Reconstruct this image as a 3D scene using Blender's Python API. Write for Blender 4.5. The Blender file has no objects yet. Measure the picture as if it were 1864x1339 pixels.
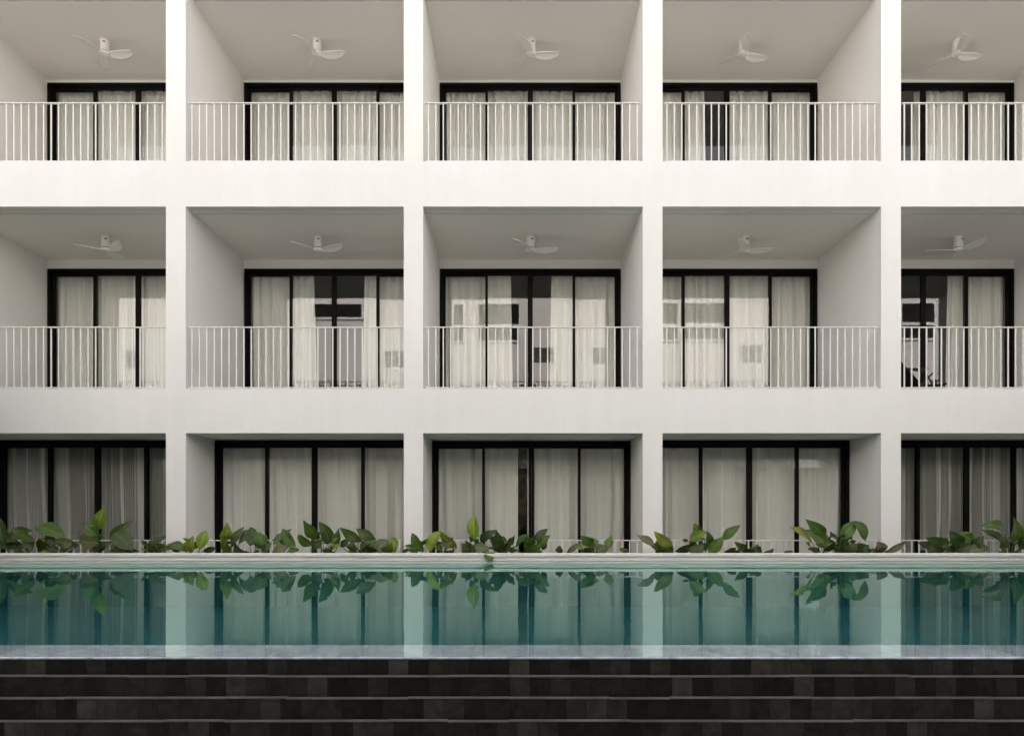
import bpy, math, random
from mathutils import Vector, Matrix
R = math.radians
SC = bpy.context.scene
COL = SC.collection

# ------------------------------------------------------------------ camera
D = 11.0                      # camera to facade plane (Y = 0), metres
K = 108.0                     # photograph pixels per metre on the facade plane
F = D * K                     # focal length in photograph pixels
VX, VY = 943.0, 930.0         # vanishing point in the photograph
CZ = 1.51
cam = bpy.data.cameras.new('camera')
cam_ob = bpy.data.objects.new('camera', cam)
COL.objects.link(cam_ob)
cam.sensor_fit = 'HORIZONTAL'
cam.sensor_width = 36
cam.lens = F / 1864 * 36
cam.shift_x = (932 - VX) / 1864
cam.shift_y = (VY - 669.5) / 1864
cam.clip_start = 0.05
cam.clip_end = 3000
cam_ob.location = (0, -D, CZ)
cam_ob.rotation_euler = (R(90), 0, 0)
SC.camera = cam_ob

# ------------------------------------------------------------------ light
SUN_EL = 42.0
W = bpy.data.worlds.new('World')
SC.world = W
W.use_nodes = True
wn, wl = W.node_tree.nodes, W.node_tree.links
wn.clear()
sky = wn.new('ShaderNodeTexSky')
sky.sky_type = 'NISHITA'
sky.sun_disc = False
sky.sun_elevation = R(SUN_EL)
sky.sun_rotation = R(8)
sky.air_density = 1.0
sky.dust_density = 4.0
sky.ozone_density = 1.0
hs = wn.new('ShaderNodeHueSaturation')
hs.inputs['Saturation'].default_value = 0.16
tint = wn.new('ShaderNodeMix')
tint.data_type = 'RGBA'
tint.blend_type = 'MULTIPLY'
tint.inputs[0].default_value = 1.0
tint.inputs[7].default_value = (1.0, 0.966, 0.932, 1)
bg = wn.new('ShaderNodeBackground')
bg.inputs['Strength'].default_value = 0.15
wo = wn.new('ShaderNodeOutputWorld')
wl.new(sky.outputs[0], hs.inputs['Color'])
wl.new(hs.outputs[0], tint.inputs[6])
wl.new(tint.outputs[2], bg.inputs['Color'])
wl.new(bg.outputs[0], wo.inputs['Surface'])

sun = bpy.data.lights.new('sun', 'SUN')
sun.energy = 2.6
sun.angle = R(0.5)
sun.color = (1.0, 0.982, 0.968)
sun_ob = bpy.data.objects.new('sun', sun)
COL.objects.link(sun_ob)
sun_ob.rotation_euler = (-R(90 - SUN_EL), 0, R(-8))
sun_ob.location = (0, 20, 30)

SC.view_settings.view_transform = 'Standard'
SC.view_settings.look = 'None'
SC.view_settings.gamma = 1
SC.view_settings.exposure = 2.0
SC.render.engine = 'CYCLES'
SC.cycles.max_bounces = 10
SC.cycles.diffuse_bounces = 5
SC.cycles.transparent_max_bounces = 16
SC.cycles.caustics_reflective = False
SC.cycles.caustics_refractive = False
SC.cycles.sample_clamp_indirect = 6

# ------------------------------------------------------------------ helpers
def xw(px, Y=0.0):            # pixel column -> world X at depth plane Y
    return (px - VX) * (Y + D) / F

def zw(py, Y=0.0):
    return CZ + (VY - py) * (Y + D) / F

def P(px, py, Y):
    return Vector((xw(px, Y), Y, zw(py, Y)))

class MB:
    """collects geometry for ONE mesh object"""
    def __init__(s):
        s.v, s.f, s.uv, s.col, s.sm = [], [], {}, [], []

    def box(s, x0, x1, y0, y1, z0, z1, smooth=False):
        n = len(s.v)
        s.v += [(x0, y0, z0), (x1, y0, z0), (x1, y1, z0), (x0, y1, z0),
                (x0, y0, z1), (x1, y0, z1), (x1, y1, z1), (x0, y1, z1)]
        for q in ((0, 3, 2, 1), (4, 5, 6, 7), (0, 1, 5, 4), (1, 2, 6, 5), (2, 3, 7, 6), (3, 0, 4, 7)):
            s.f.append(tuple(n + i for i in q))
            s.sm.append(smooth)
        return s

    def tube(s, pts, radii, seg=8, cap=True):
        pts = [Vector(p) for p in pts]
        n0 = len(s.v)
        up = Vector((0, 0, 1))
        for i, p in enumerate(pts):
            a = pts[max(i - 1, 0)]
            b = pts[min(i + 1, len(pts) - 1)]
            t = (b - a).normalized()
            ref = Vector((1, 0, 0)) if abs(t.dot(up)) > 0.95 else up
            u = t.cross(ref).normalized()
            w = t.cross(u).normalized()
            r = radii[i] if isinstance(radii, (list, tuple)) else radii
            for k in range(seg):
                a_ = 2 * math.pi * k / seg
                s.v.append(tuple(p + u * (r * math.cos(a_)) + w * (r * math.sin(a_))))
        for i in range(len(pts) - 1):
            for k in range(seg):
                a = n0 + i * seg + k
                b = n0 + i * seg + (k + 1) % seg
                s.f.append((a, b, b + seg, a + seg))
                s.sm.append(True)
        if cap:
            s.f.append(tuple(n0 + k for k in range(seg)))
            s.sm.append(False)
            e = n0 + (len(pts) - 1) * seg
            s.f.append(tuple(e + seg - 1 - k for k in range(seg)))
            s.sm.append(False)
        return s

    def lathe(s, prof, cx=0, cy=0, seg=32):
        n0 = len(s.v)
        for r, z in prof:
            for k in range(seg):
                a = 2 * math.pi * k / seg
                s.v.append((cx + r * math.cos(a), cy + r * math.sin(a), z))
        for i in range(len(prof) - 1):
            for k in range(seg):
                a = n0 + i * seg + k
                b = n0 + i * seg + (k + 1) % seg
                s.f.append((a, b, b + seg, a + seg))
                s.sm.append(True)
        return s

    def grid(s, rows, smooth=True):
        """rows: list of lists of points, all the same length"""
        n0 = len(s.v)
        m = len(rows[0])
        for r in rows:
            s.v += [tuple(p) for p in r]
        for i in range(len(rows) - 1):
            for j in range(m - 1):
                a = n0 + i * m + j
                s.f.append((a, a + 1, a + m + 1, a + m))
                s.sm.append(smooth)
        return n0

    def build(s, name, mat, parent=None, bevel=0.0):
        me = bpy.data.meshes.new(name)
        me.from_pydata(s.v, [], s.f)
        me.polygons.foreach_set('use_smooth', s.sm)
        if s.col:
            at = me.attributes.new('tone', 'FLOAT_COLOR', 'POINT')
            flat = []
            for c in s.col:
                flat += [c[0], c[1], c[2], 1.0]
            at.data.foreach_set('color', flat)
        if s.uv:
            at = me.attributes.new('leafuv', 'FLOAT_VECTOR', 'POINT')
            flat = []
            for i in range(len(s.v)):
                u = s.uv.get(i, (0, 0))
                flat += [u[0], u[1], 0.0]
            at.data.foreach_set('vector', flat)
        me.materials.append(mat)
        me.update()
        o = bpy.data.objects.new(name, me)
        COL.objects.link(o)
        if parent is not None:
            o.parent = parent
        if bevel:
            b = o.modifiers.new('bevel', 'BEVEL')
            b.width = bevel
            b.segments = 2
            b.limit_method = 'ANGLE'
        return o

def empty(name, loc=(0, 0, 0), rz=0.0):
    o = bpy.data.objects.new(name, None)
    o.empty_display_size = 0.2
    COL.objects.link(o)
    o.location = loc
    o.rotation_euler = (0, 0, rz)
    return o

def tag(o, label, cat, group=None):
    o['label'] = label
    o['category'] = cat
    if group:
        o['group'] = group
    return o

def struct(o):
    o['kind'] = 'structure'
    return o

def copy_tree(o, parent=None):
    c = o.copy()
    COL.objects.link(c)
    if parent is not None:
        c.parent = parent
    for ch in list(o.children):
        copy_tree(ch, c)
    return c

# ------------------------------------------------------------------ materials
def mat(name):
    m = bpy.data.materials.new(name)
    m.use_nodes = True
    nt = m.node_tree
    nt.nodes.clear()
    out = nt.nodes.new('ShaderNodeOutputMaterial')
    return m, nt.nodes, nt.links, out

def N(nodes, kind, **kw):
    n = nodes.new(kind)
    for k, v in kw.items():
        if k.startswith('in_'):
            key = k[3:]
            n.inputs[int(key) if key.isdigit() else key].default_value = v
        else:
            setattr(n, k, v)
    return n

def ramp(nodes, stops):
    r = nodes.new('ShaderNodeValToRGB')
    el = r.color_ramp.elements
    while len(el) > 1:
        el.remove(el[-1])
    el[0].position = stops[0][0]
    el[0].color = (*stops[0][1], 1)
    for p, c in stops[1:]:
        e = el.new(p)
        e.color = (*c, 1)
    return r

def paint(name, c0, c1, rough=0.7, scale=0.8, bump=0.05, fine=60.0, spec=0.3, streak=0.0):
    """painted / rendered surface: broad mottling, faint vertical rain marks, fine bump"""
    m, n, l, out = mat(name)
    tc = N(n, 'ShaderNodeTexCoord')
    nz = N(n, 'ShaderNodeTexNoise', in_Scale=scale, in_Detail=6.0, in_Roughness=0.6)
    l.new(tc.outputs['Object'], nz.inputs['Vector'])
    rp = ramp(n, [(0.3, c0), (0.7, c1)])
    l.new(nz.outputs['Fac'], rp.inputs[0])
    src = rp.outputs[0]
    if streak:
        mp = N(n, 'ShaderNodeMapping')
        mp.inputs['Scale'].default_value = (5.0, 5.0, 0.35)
        l.new(tc.outputs['Object'], mp.inputs[0])
        n2 = N(n, 'ShaderNodeTexNoise', in_Scale=1.0, in_Detail=5.0, in_Roughness=0.65)
        l.new(mp.outputs[0], n2.inputs['Vector'])
        r2 = ramp(n, [(0.42, (1 - streak,) * 3), (0.62, (1, 1, 1))])
        l.new(n2.outputs['Fac'], r2.inputs[0])
        mx = N(n, 'ShaderNodeMix', data_type='RGBA', blend_type='MULTIPLY')
        mx.inputs[0].default_value = 1.0
        l.new(src, mx.inputs[6])
        l.new(r2.outputs[0], mx.inputs[7])
        src = mx.outputs[2]
    b = N(n, 'ShaderNodeBsdfPrincipled', in_Roughness=rough)
    b.inputs['Specular IOR Level'].default_value = spec
    l.new(src, b.inputs['Base Color'])
    nf = N(n, 'ShaderNodeTexNoise', in_Scale=fine, in_Detail=3.0)
    l.new(tc.outputs['Object'], nf.inputs['Vector'])
    bp = N(n, 'ShaderNodeBump', in_Strength=bump, in_Distance=0.01)
    l.new(nf.outputs['Fac'], bp.inputs['Height'])
    l.new(bp.outputs[0], b.inputs['Normal'])
    l.new(b.outputs[0], out.inputs[0])
    return m

M = {}
M['wall'] = paint('white_render', (0.79, 0.775, 0.745), (0.83, 0.815, 0.79), rough=0.85, bump=0.06, streak=0.02)
M['inner'] = paint('balcony_paint', (0.83, 0.81, 0.775), (0.86, 0.84, 0.805), rough=0.9, bump=0.04)
M['ceil'] = paint('ceiling_paint', (0.85, 0.80, 0.745), (0.87, 0.825, 0.775), rough=0.9, bump=0.03)
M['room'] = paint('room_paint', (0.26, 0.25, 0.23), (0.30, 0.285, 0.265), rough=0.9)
M['frame'] = paint('black_aluminium', (0.005, 0.0045, 0.0045), (0.008, 0.0075, 0.0075), rough=0.6, bump=0.01, spec=0.08)
M['rail'] = paint('cream_metal', (0.74, 0.715, 0.675), (0.78, 0.755, 0.72), rough=0.4, scale=4.0, bump=0.01, spec=0.4)
M['fan'] = paint('fan_white', (0.80, 0.785, 0.74), (0.83, 0.815, 0.775), rough=0.35, bump=0.0, spec=0.45)
M['fan_dark'] = paint('fan_gap', (0.05, 0.048, 0.045), (0.06, 0.058, 0.054), rough=0.5, bump=0.0)
M['chair'] = paint('black_chair', (0.010, 0.010, 0.010), (0.016, 0.015, 0.015), rough=0.4, bump=0.01)
M['soil'] = paint('dark_soil', (0.025, 0.018, 0.012), (0.06, 0.045, 0.03), rough=1.0, scale=12, bump=0.8, fine=30)
M['opp'] = paint('opposite_render', (0.74, 0.70, 0.655), (0.78, 0.74, 0.70), rough=0.9, streak=0.04)
M['timber'] = paint('dark_timber', (0.03, 0.022, 0.016), (0.05, 0.038, 0.028), rough=0.7, scale=3, bump=0.2)
M['roof'] = paint('grey_roof', (0.46, 0.46, 0.465), (0.52, 0.52, 0.525), rough=0.9, scale=1.5)
M['bark'] = paint('bark', (0.06, 0.045, 0.03), (0.12, 0.09, 0.065), rough=0.95, scale=8, bump=0.6, fine=25)

def glass_mat():
    m, n, l, out = mat('door_glass')
    fr = N(n, 'ShaderNodeFresnel', in_IOR=1.68)
    ge = N(n, 'ShaderNodeNewGeometry')
    inv = N(n, 'ShaderNodeMath', operation='SUBTRACT')
    inv.inputs[0].default_value = 1.0
    l.new(ge.outputs['Backfacing'], inv.inputs[1])
    mu = N(n, 'ShaderNodeMath', operation='MULTIPLY')
    l.new(fr.outputs[0], mu.inputs[0])
    l.new(inv.outputs[0], mu.inputs[1])
    tr = N(n, 'ShaderNodeBsdfTransparent')
    tr.inputs[0].default_value = (0.97, 0.972, 0.96, 1)
    gl = N(n, 'ShaderNodeBsdfGlossy', in_Roughness=0.0)
    gl.inputs[0].default_value = (1, 1, 1, 1)
    mx = N(n, 'ShaderNodeMixShader')
    l.new(mu.outputs[0], mx.inputs[0])
    l.new(tr.outputs[0], mx.inputs[1])
    l.new(gl.outputs[0], mx.inputs[2])
    l.new(mx.outputs[0], out.inputs[0])
    return m
M['glass'] = glass_mat()

def curtain_mat(name='linen_curtain', see=0.13):
    m, n, l, out = mat(name)
    tc = N(n, 'ShaderNodeTexCoord')
    mp = N(n, 'ShaderNodeMapping')
    mp.inputs['Scale'].default_value = (160, 160, 9)
    l.new(tc.outputs['Object'], mp.inputs[0])
    nz = N(n, 'ShaderNodeTexNoise', in_Scale=1.0, in_Detail=4.0)
    l.new(mp.outputs[0], nz.inputs['Vector'])
    rp = ramp(n, [(0.3, (0.84, 0.845, 0.81)), (0.7, (0.905, 0.91, 0.88))])
    l.new(nz.outputs['Fac'], rp.inputs[0])
    df = N(n, 'ShaderNodeBsdfDiffuse')
    tl = N(n, 'ShaderNodeBsdfTranslucent')
    l.new(rp.outputs[0], df.inputs[0])
    l.new(rp.outputs[0], tl.inputs[0])
    mx = N(n, 'ShaderNodeMixShader', in_0=0.05)
    l.new(df.outputs[0], mx.inputs[1])
    l.new(tl.outputs[0], mx.inputs[2])
    # sheer weave: seen square-on a little of the dark room shows through
    lw = N(n, 'ShaderNodeLayerWeight', in_Blend=0.5)
    mr = N(n, 'ShaderNodeMapRange')
    mr.inputs['From Min'].default_value = 0.0
    mr.inputs['From Max'].default_value = 0.5
    mr.inputs['To Min'].default_value = see
    mr.inputs['To Max'].default_value = see * 0.25 if see > 0.4 else 0.01
    l.new(lw.outputs['Facing'], mr.inputs[0])
    tp = N(n, 'ShaderNodeBsdfTransparent')
    m2 = N(n, 'ShaderNodeMixShader')
    l.new(mr.outputs[0], m2.inputs[0])
    l.new(mx.outputs[0], m2.inputs[1])
    l.new(tp.outputs[0], m2.inputs[2])
    l.new(m2.outputs[0], out.inputs[0])
    return m
M['curtain'] = curtain_mat()
M['sheer'] = curtain_mat('see_through_curtain', 0.70)  # far more see-through copy, darker result for the end-bay ground-floor curtains

def leaf_mat():
    m, n, l, out = mat('broad_leaf')
    at = N(n, 'ShaderNodeAttribute', attribute_name='tone')
    uv = N(n, 'ShaderNodeAttribute', attribute_name='leafuv')
    sp = N(n, 'ShaderNodeSeparateXYZ')
    l.new(uv.outputs['Vector'], sp.inputs[0])
    ab = N(n, 'ShaderNodeMath', operation='ABSOLUTE')
    l.new(sp.outputs[0], ab.inputs[0])
    # side veins slant forward from the midrib
    sl = N(n, 'ShaderNodeMath', operation='MULTIPLY_ADD')
    sl.inputs[1].default_value = -0.35
    l.new(ab.outputs[0], sl.inputs[0])
    l.new(sp.outputs[1], sl.inputs[2])
    sc = N(n, 'ShaderNodeMath', operation='MULTIPLY')
    sc.inputs[1].default_value = 85.0
    l.new(sl.outputs[0], sc.inputs[0])
    sn = N(n, 'ShaderNodeMath', operation='SINE')
    l.new(sc.outputs[0], sn.inputs[0])
    vr = N(n, 'ShaderNodeMapRange')
    vr.inputs['From Min'].default_value = -1
    vr.inputs['From Max'].default_value = 1
    vr.inputs['To Min'].default_value = 0.86
    vr.inputs['To Max'].default_value = 1.08
    l.new(sn.outputs[0], vr.inputs[0])
    # paler midrib
    mr = N(n, 'ShaderNodeMapRange')
    mr.inputs['From Min'].default_value = 0.03
    mr.inputs['From Max'].default_value = 0.11
    mr.inputs['To Min'].default_value = 1.0
    mr.inputs['To Max'].default_value = 0.0
    l.new(ab.outputs[0], mr.inputs[0])
    tc = N(n, 'ShaderNodeTexCoord')
    nz = N(n, 'ShaderNodeTexNoise', in_Scale=9.0, in_Detail=5.0)
    l.new(tc.outputs['Object'], nz.inputs['Vector'])
    nr = N(n, 'ShaderNodeMapRange')
    nr.inputs['From Min'].default_value = 0.3
    nr.inputs['From Max'].default_value = 0.7
    nr.inputs['To Min'].default_value = 0.75
    nr.inputs['To Max'].default_value = 1.25
    l.new(nz.outputs['Fac'], nr.inputs[0])
    mm = N(n, 'ShaderNodeMath', operation='MULTIPLY')
    l.new(vr.outputs[0], mm.inputs[0])
    l.new(nr.outputs[0], mm.inputs[1])
    c1 = N(n, 'ShaderNodeVectorMath', operation='SCALE')
    l.new(at.outputs['Color'], c1.inputs[0])
    l.new(mm.outputs[0], c1.inputs['Scale'])
    mx = N(n, 'ShaderNodeMix', data_type='RGBA')
    l.new(mr.outputs[0], mx.inputs[0])
    l.new(c1.outputs[0], mx.inputs[6])
    c2 = N(n, 'ShaderNodeVectorMath', operation='SCALE')
    c2.inputs['Scale'].default_value = 1.7
    l.new(at.outputs['Color'], c2.inputs[0])
    l.new(c2.outputs[0], mx.inputs[7])
    b = N(n, 'ShaderNodeBsdfPrincipled', in_Roughness=0.34)
    b.inputs['Specular IOR Level'].default_value = 0.4
    l.new(mx.outputs[2], b.inputs['Base Color'])
    bp = N(n, 'ShaderNodeBump', in_Strength=0.25, in_Distance=0.004)
    l.new(sn.outputs[0], bp.inputs['Height'])
    l.new(bp.outputs[0], b.inputs['Normal'])
    tl = N(n, 'ShaderNodeBsdfTranslucent')
    l.new(mx.outputs[2], tl.inputs[0])
    ms = N(n, 'ShaderNodeMixShader', in_0=0.22)
    l.new(b.outputs[0], ms.inputs[1])
    l.new(tl.outputs[0], ms.inputs[2])
    l.new(ms.outputs[0], out.inputs[0])
    return m
M['leaf'] = leaf_mat()
M['stem'] = paint('leaf_stalk', (0.05, 0.075, 0.02), (0.10, 0.11, 0.04), rough=0.6, scale=5, bump=0.02)

def tree_leaf_mat():
    m, n, l, out = mat('tree_leaf')
    tc = N(n, 'ShaderNodeTexCoord')
    nz = N(n, 'ShaderNodeTexNoise', in_Scale=1.6, in_Detail=6.0)
    l.new(tc.outputs['Object'], nz.inputs['Vector'])
    rp = ramp(n, [(0.3, (0.012, 0.03, 0.010)), (0.7, (0.045, 0.085, 0.025))])
    l.new(nz.outputs['Fac'], rp.inputs[0])
    b = N(n, 'ShaderNodeBsdfPrincipled', in_Roughness=0.6)
    l.new(rp.outputs[0], b.inputs['Base Color'])
    l.new(b.outputs[0], out.inputs[0])
    return m
M['tree_leaf'] = tree_leaf_mat()

def water_mat():
    m, n, l, out = mat('pool_water')
    tc = N(n, 'ShaderNodeTexCoord')
    mp = N(n, 'ShaderNodeMapping')
    mp.inputs['Scale'].default_value = (1.6, 0.9, 1)
    l.new(tc.outputs['Object'], mp.inputs[0])
    nz = N(n, 'ShaderNodeTexNoise', in_Scale=2.2, in_Detail=3.0, in_Roughness=0.5)
    l.new(mp.outputs[0], nz.inputs['Vector'])
    bp = N(n, 'ShaderNodeBump', in_Strength=0.09, in_Distance=0.012)
    l.new(nz.outputs['Fac'], bp.inputs['Height'])
    fr0 = N(n, 'ShaderNodeFresnel', in_IOR=1.5)
    fr = N(n, 'ShaderNodeMath', operation='POWER')
    fr.inputs[1].default_value = 0.76
    l.new(fr0.outputs[0], fr.inputs[0])
    ge = N(n, 'ShaderNodeNewGeometry')
    inv = N(n, 'ShaderNodeMath', operation='SUBTRACT')
    inv.inputs[0].default_value = 1.0
    l.new(ge.outputs['Backfacing'], inv.inputs[1])
    mu = N(n, 'ShaderNodeMath', operation='MULTIPLY')
    l.new(fr.outputs[0], mu.inputs[0])
    l.new(inv.outputs[0], mu.inputs[1])
    tr = N(n, 'ShaderNodeBsdfTransparent')
    tr.inputs[0].default_value = (0.93, 0.985, 0.98, 1)
    gl = N(n, 'ShaderNodeBsdfGlossy', in_Roughness=0.022)
    gl.inputs[0].default_value = (0.70, 0.95, 0.88, 1)
    l.new(bp.outputs[0], gl.inputs['Normal'])
    mx = N(n, 'ShaderNodeMixShader')
    l.new(mu.outputs[0], mx.inputs[0])
    l.new(tr.outputs[0], mx.inputs[1])
    l.new(gl.outputs[0], mx.inputs[2])
    l.new(mx.outputs[0], out.inputs[0])
    return m
M['water'] = water_mat()

def tile_mat(name, cols, tw, th, rough=0.5, grout=(0.01, 0.01, 0.01), gw=0.03, offset=True, vein=0.0, spec=0.5, zrow=False):
    """square tiles, each with its own shade, thin joints; tile index from object X and Y (or Z) position"""
    m, n, l, out = mat(name)
    tc = N(n, 'ShaderNodeTexCoord')
    sp = N(n, 'ShaderNodeSeparateXYZ')
    l.new(tc.outputs['Object'], sp.inputs[0])
    def div(sock, d):
        q = N(n, 'ShaderNodeMath', operation='DIVIDE')
        q.inputs[1].default_value = d
        l.new(sock, q.inputs[0])
        return q.outputs[0]
    def op(o, a, b=None, val=None):
        q = N(n, 'ShaderNodeMath', operation=o)
        l.new(a, q.inputs[0])
        if b is not None:
            l.new(b, q.inputs[1])
        if val is not None:
            q.inputs[1].default_value = val
        return q.outputs[0]
    v = div(sp.outputs[2 if zrow else 1], th)
    row = op('FLOOR', v)
    u = div(sp.outputs[0], tw)
    if offset:
        wr = N(n, 'ShaderNodeTexWhiteNoise', noise_dimensions='1D')
        l.new(row, wr.inputs['W'])
        u = op('ADD', u, wr.outputs['Value'])
    if zrow:
        oi = N(n, 'ShaderNodeObjectInfo')
        u = op('ADD', u, op('MULTIPLY', oi.outputs['Random'], val=91.7))
    ci = op('FLOOR', u)
    cb = N(n, 'ShaderNodeCombineXYZ')
    l.new(ci, cb.inputs[0])
    l.new(row, cb.inputs[1])
    wn_ = N(n, 'ShaderNodeTexWhiteNoise', noise_dimensions='3D')
    l.new(cb.outputs[0], wn_.inputs['Vector'])
    rp = ramp(n, cols)
    l.new(wn_.outputs['Value'], rp.inputs[0])
    # stone figure inside each tile
    addv = N(n, 'ShaderNodeVectorMath', operation='ADD')
    l.new(tc.outputs['Object'], addv.inputs[0])
    l.new(wn_.outputs['Color'], addv.inputs[1])
    nz = N(n, 'ShaderNodeTexNoise', in_Scale=9.0, in_Detail=8.0, in_Roughness=0.65, in_Distortion=1.2)
    l.new(addv.outputs[0], nz.inputs['Vector'])
    mr = N(n, 'ShaderNodeMapRange')
    mr.inputs['From Min'].default_value = 0.3
    mr.inputs['From Max'].default_value = 0.7
    mr.inputs['To Min'].default_value = 1 - vein
    mr.inputs['To Max'].default_value = 1 + vein
    l.new(nz.outputs['Fac'], mr.inputs[0])
    cs = N(n, 'ShaderNodeVectorMath', operation='SCALE')
    l.new(rp.outputs[0], cs.inputs[0])
    l.new(mr.outputs[0], cs.inputs['Scale'])
    fu = op('FRACT', u)
    fv = op('FRACT', v)
    ju = op('LESS_THAN', fu, val=gw)
    jv = op('LESS_THAN', fv, val=gw * tw / th)
    j = ju if zrow else op('MAXIMUM', ju, jv)
    mx = N(n, 'ShaderNodeMix', data_type='RGBA')
    l.new(j, mx.inputs[0])
    l.new(cs.outputs[0], mx.inputs[6])
    mx.inputs[7].default_value = (*grout, 1)
    b = N(n, 'ShaderNodeBsdfPrincipled', in_Roughness=rough)
    b.inputs['Specular IOR Level'].default_value = spec
    l.new(mx.outputs[2], b.inputs['Base Color'])
    bp = N(n, 'ShaderNodeBump', in_Strength=0.35, in_Distance=0.006)
    sub = op('SUBTRACT', nz.outputs['Fac'], j)
    l.new(sub, bp.inputs['Height'])
    l.new(bp.outputs[0], b.inputs['Normal'])
    l.new(b.outputs[0], out.inputs[0])
    return m

M['riser'] = tile_mat('dark_stone_tile', [(0.0, (0.022, 0.0208, 0.019)), (0.5, (0.034, 0.032, 0.0295)), (0.8, (0.050, 0.047, 0.0435)), (1.0, (0.082, 0.078, 0.0725))],
                      0.111, 10.0, rough=0.55, grout=(0.006, 0.006, 0.006), gw=0.012, vein=0.4, spec=0.08, zrow=True)
M['tread'] = paint('wet_sky_lit_lip', (0.14, 0.137, 0.132), (0.28, 0.275, 0.265), rough=0.28, scale=5.0, bump=0.15, fine=24, spec=0.5)  # paler than the risers: sky light on the wet treads put into the colour
M['pooltile'] = tile_mat('pool_mosaic', [(0.0, (0.001, 0.096, 0.108)), (0.5, (0.0013, 0.109, 0.122)), (1.0, (0.0018, 0.122, 0.136))],
                         0.3, 0.3, rough=0.5, grout=(0.003, 0.085, 0.09), gw=0.02, vein=0.1)
M['ledge'] = tile_mat('grey_marble', [(0.0, (0.27, 0.29, 0.335)), (0.5, (0.34, 0.36, 0.41)), (1.0, (0.43, 0.45, 0.50))],
                      0.95, 5.0, rough=0.35, grout=(0.4, 0.41, 0.43), gw=0.004, vein=0.45)
M['paving'] = tile_mat('grey_paving', [(0.0, (0.22, 0.21, 0.20)), (0.5, (0.26, 0.25, 0.235)), (1.0, (0.30, 0.29, 0.27))],
                       0.6, 0.6, rough=0.8, grout=(0.12, 0.115, 0.11), gw=0.015, offset=False, vein=0.15)

def coping_mat():
    m, n, l, out = mat('layered_travertine')
    tc = N(n, 'ShaderNodeTexCoord')
    mp = N(n, 'ShaderNodeMapping')
    mp.inputs['Scale'].default_value = (1.3, 6.0, 55.0)
    l.new(tc.outputs['Object'], mp.inputs[0])
    nz = N(n, 'ShaderNodeTexNoise', in_Scale=1.0, in_Detail=7.0, in_Roughness=0.6, in_Distortion=0.3)
    l.new(mp.outputs[0], nz.inputs['Vector'])
    rp = ramp(n, [(0.28, (0.40, 0.375, 0.345)), (0.40, (0.70, 0.67, 0.635)), (0.52, (0.83, 0.805, 0.77)), (0.75, (0.87, 0.85, 0.82))])
    l.new(nz.outputs['Fac'], rp.inputs[0])
    b = N(n, 'ShaderNodeBsdfPrincipled', in_Roughness=0.75)
    l.new(rp.outputs[0], b.inputs['Base Color'])
    bp = N(n, 'ShaderNodeBump', in_Strength=0.5, in_Distance=0.01)
    l.new(nz.outputs['Fac'], bp.inputs['Height'])
    l.new(bp.outputs[0], b.inputs['Normal'])
    l.new(b.outputs[0], out.inputs[0])
    return m
M['coping'] = coping_mat()

# ------------------------------------------------------------------ ground, pool
WZ = 0.71                                    # water level
Y_EDGE = -7.41                               # overflow edge towards the camera
Y_LEDGE = -7.06
Y_COP = -0.80                                # far pool wall
PX0, PX1 = -9.4, 9.4
g = MB()
g.grid([[(-600, -600, 0), (600, -600, 0)], [(-600, 600, 0), (600, 600, 0)]], smooth=False)
struct(g.build('ground', M['paving']))

w = MB()
w.grid([[(PX0, Y_EDGE + 0.004, WZ), (PX1, Y_EDGE + 0.004, WZ)], [(PX0, Y_COP - 0.0, WZ), (PX1, Y_COP - 0.0, WZ)]], smooth=False)
struct(w.build('water', M['water']))

pb = MB()                                    # basin: floor, end walls and far wall
pb.box(PX0, PX1, Y_LEDGE - 0.1, Y_COP + 0.02, -0.06, 0.02)
pb.box(PX0 - 0.2, PX0, Y_EDGE, Y_COP, 0.0, WZ + 0.02)
pb.box(PX1, PX1 + 0.2, Y_EDGE, Y_COP, 0.0, WZ + 0.02)
pb.box(PX0, PX1, Y_COP + 0.003, Y_COP + 0.12, 0.02, WZ - 0.02)
tag(pb.build('pool_basin', M['pooltile']), 'teal tiled swimming pool basin under the still water', 'pool')

wall = empty('pool_wall', (0, Y_EDGE, 0))
tag(wall, 'long dark stone tiled overflow wall in stepped courses at the near pool edge', 'wall')
def wpart(mb, name, m, bevel=0):
    o = mb.build(name, m, wall, bevel)
    o.location = (0, -Y_EDGE, 0)
    return o
led = MB()
led.box(PX0, PX1, Y_EDGE, Y_LEDGE, WZ - 0.016, WZ - 0.006)
wpart(led, 'ledge', M['ledge'], 0.004)
core = MB()
core.box(PX0, PX1, Y_LEDGE - 0.14, Y_LEDGE - 0.004, 0.02, WZ - 0.04)
wpart(core, 'inner_face', M['pooltile'])
heights = [0.709, 0.611, 0.497, 0.379, 0.262, 0.145, 0.02]
for i in range(len(heights) - 1):
    z1, z0 = heights[i], heights[i + 1]
    yf = Y_EDGE - 0.021 * i
    rm = MB()
    rm.box(PX0, PX1, yf + 0.004, yf + 0.2, z0, z1 - 0.018 if i == 0 else z1 - 0.006)
    wpart(rm, 'riser', M['riser'])
    if i:
        tm = MB()
        random.seed(40 + i)
        x = PX0
        while x < PX1:                        # lip laid in lengths, tiny level differences
            x2 = min(PX1, x + random.choice((0.33, 0.44, 0.55, 0.66)))
            dz = random.uniform(-0.002, 0.002)
            tm.box(x, x2 - 0.001, yf, yf + 0.024, z1 - 0.007 + dz, z1 + dz)
            x = x2
        wpart(tm, 'lip', M['tread'])

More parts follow.
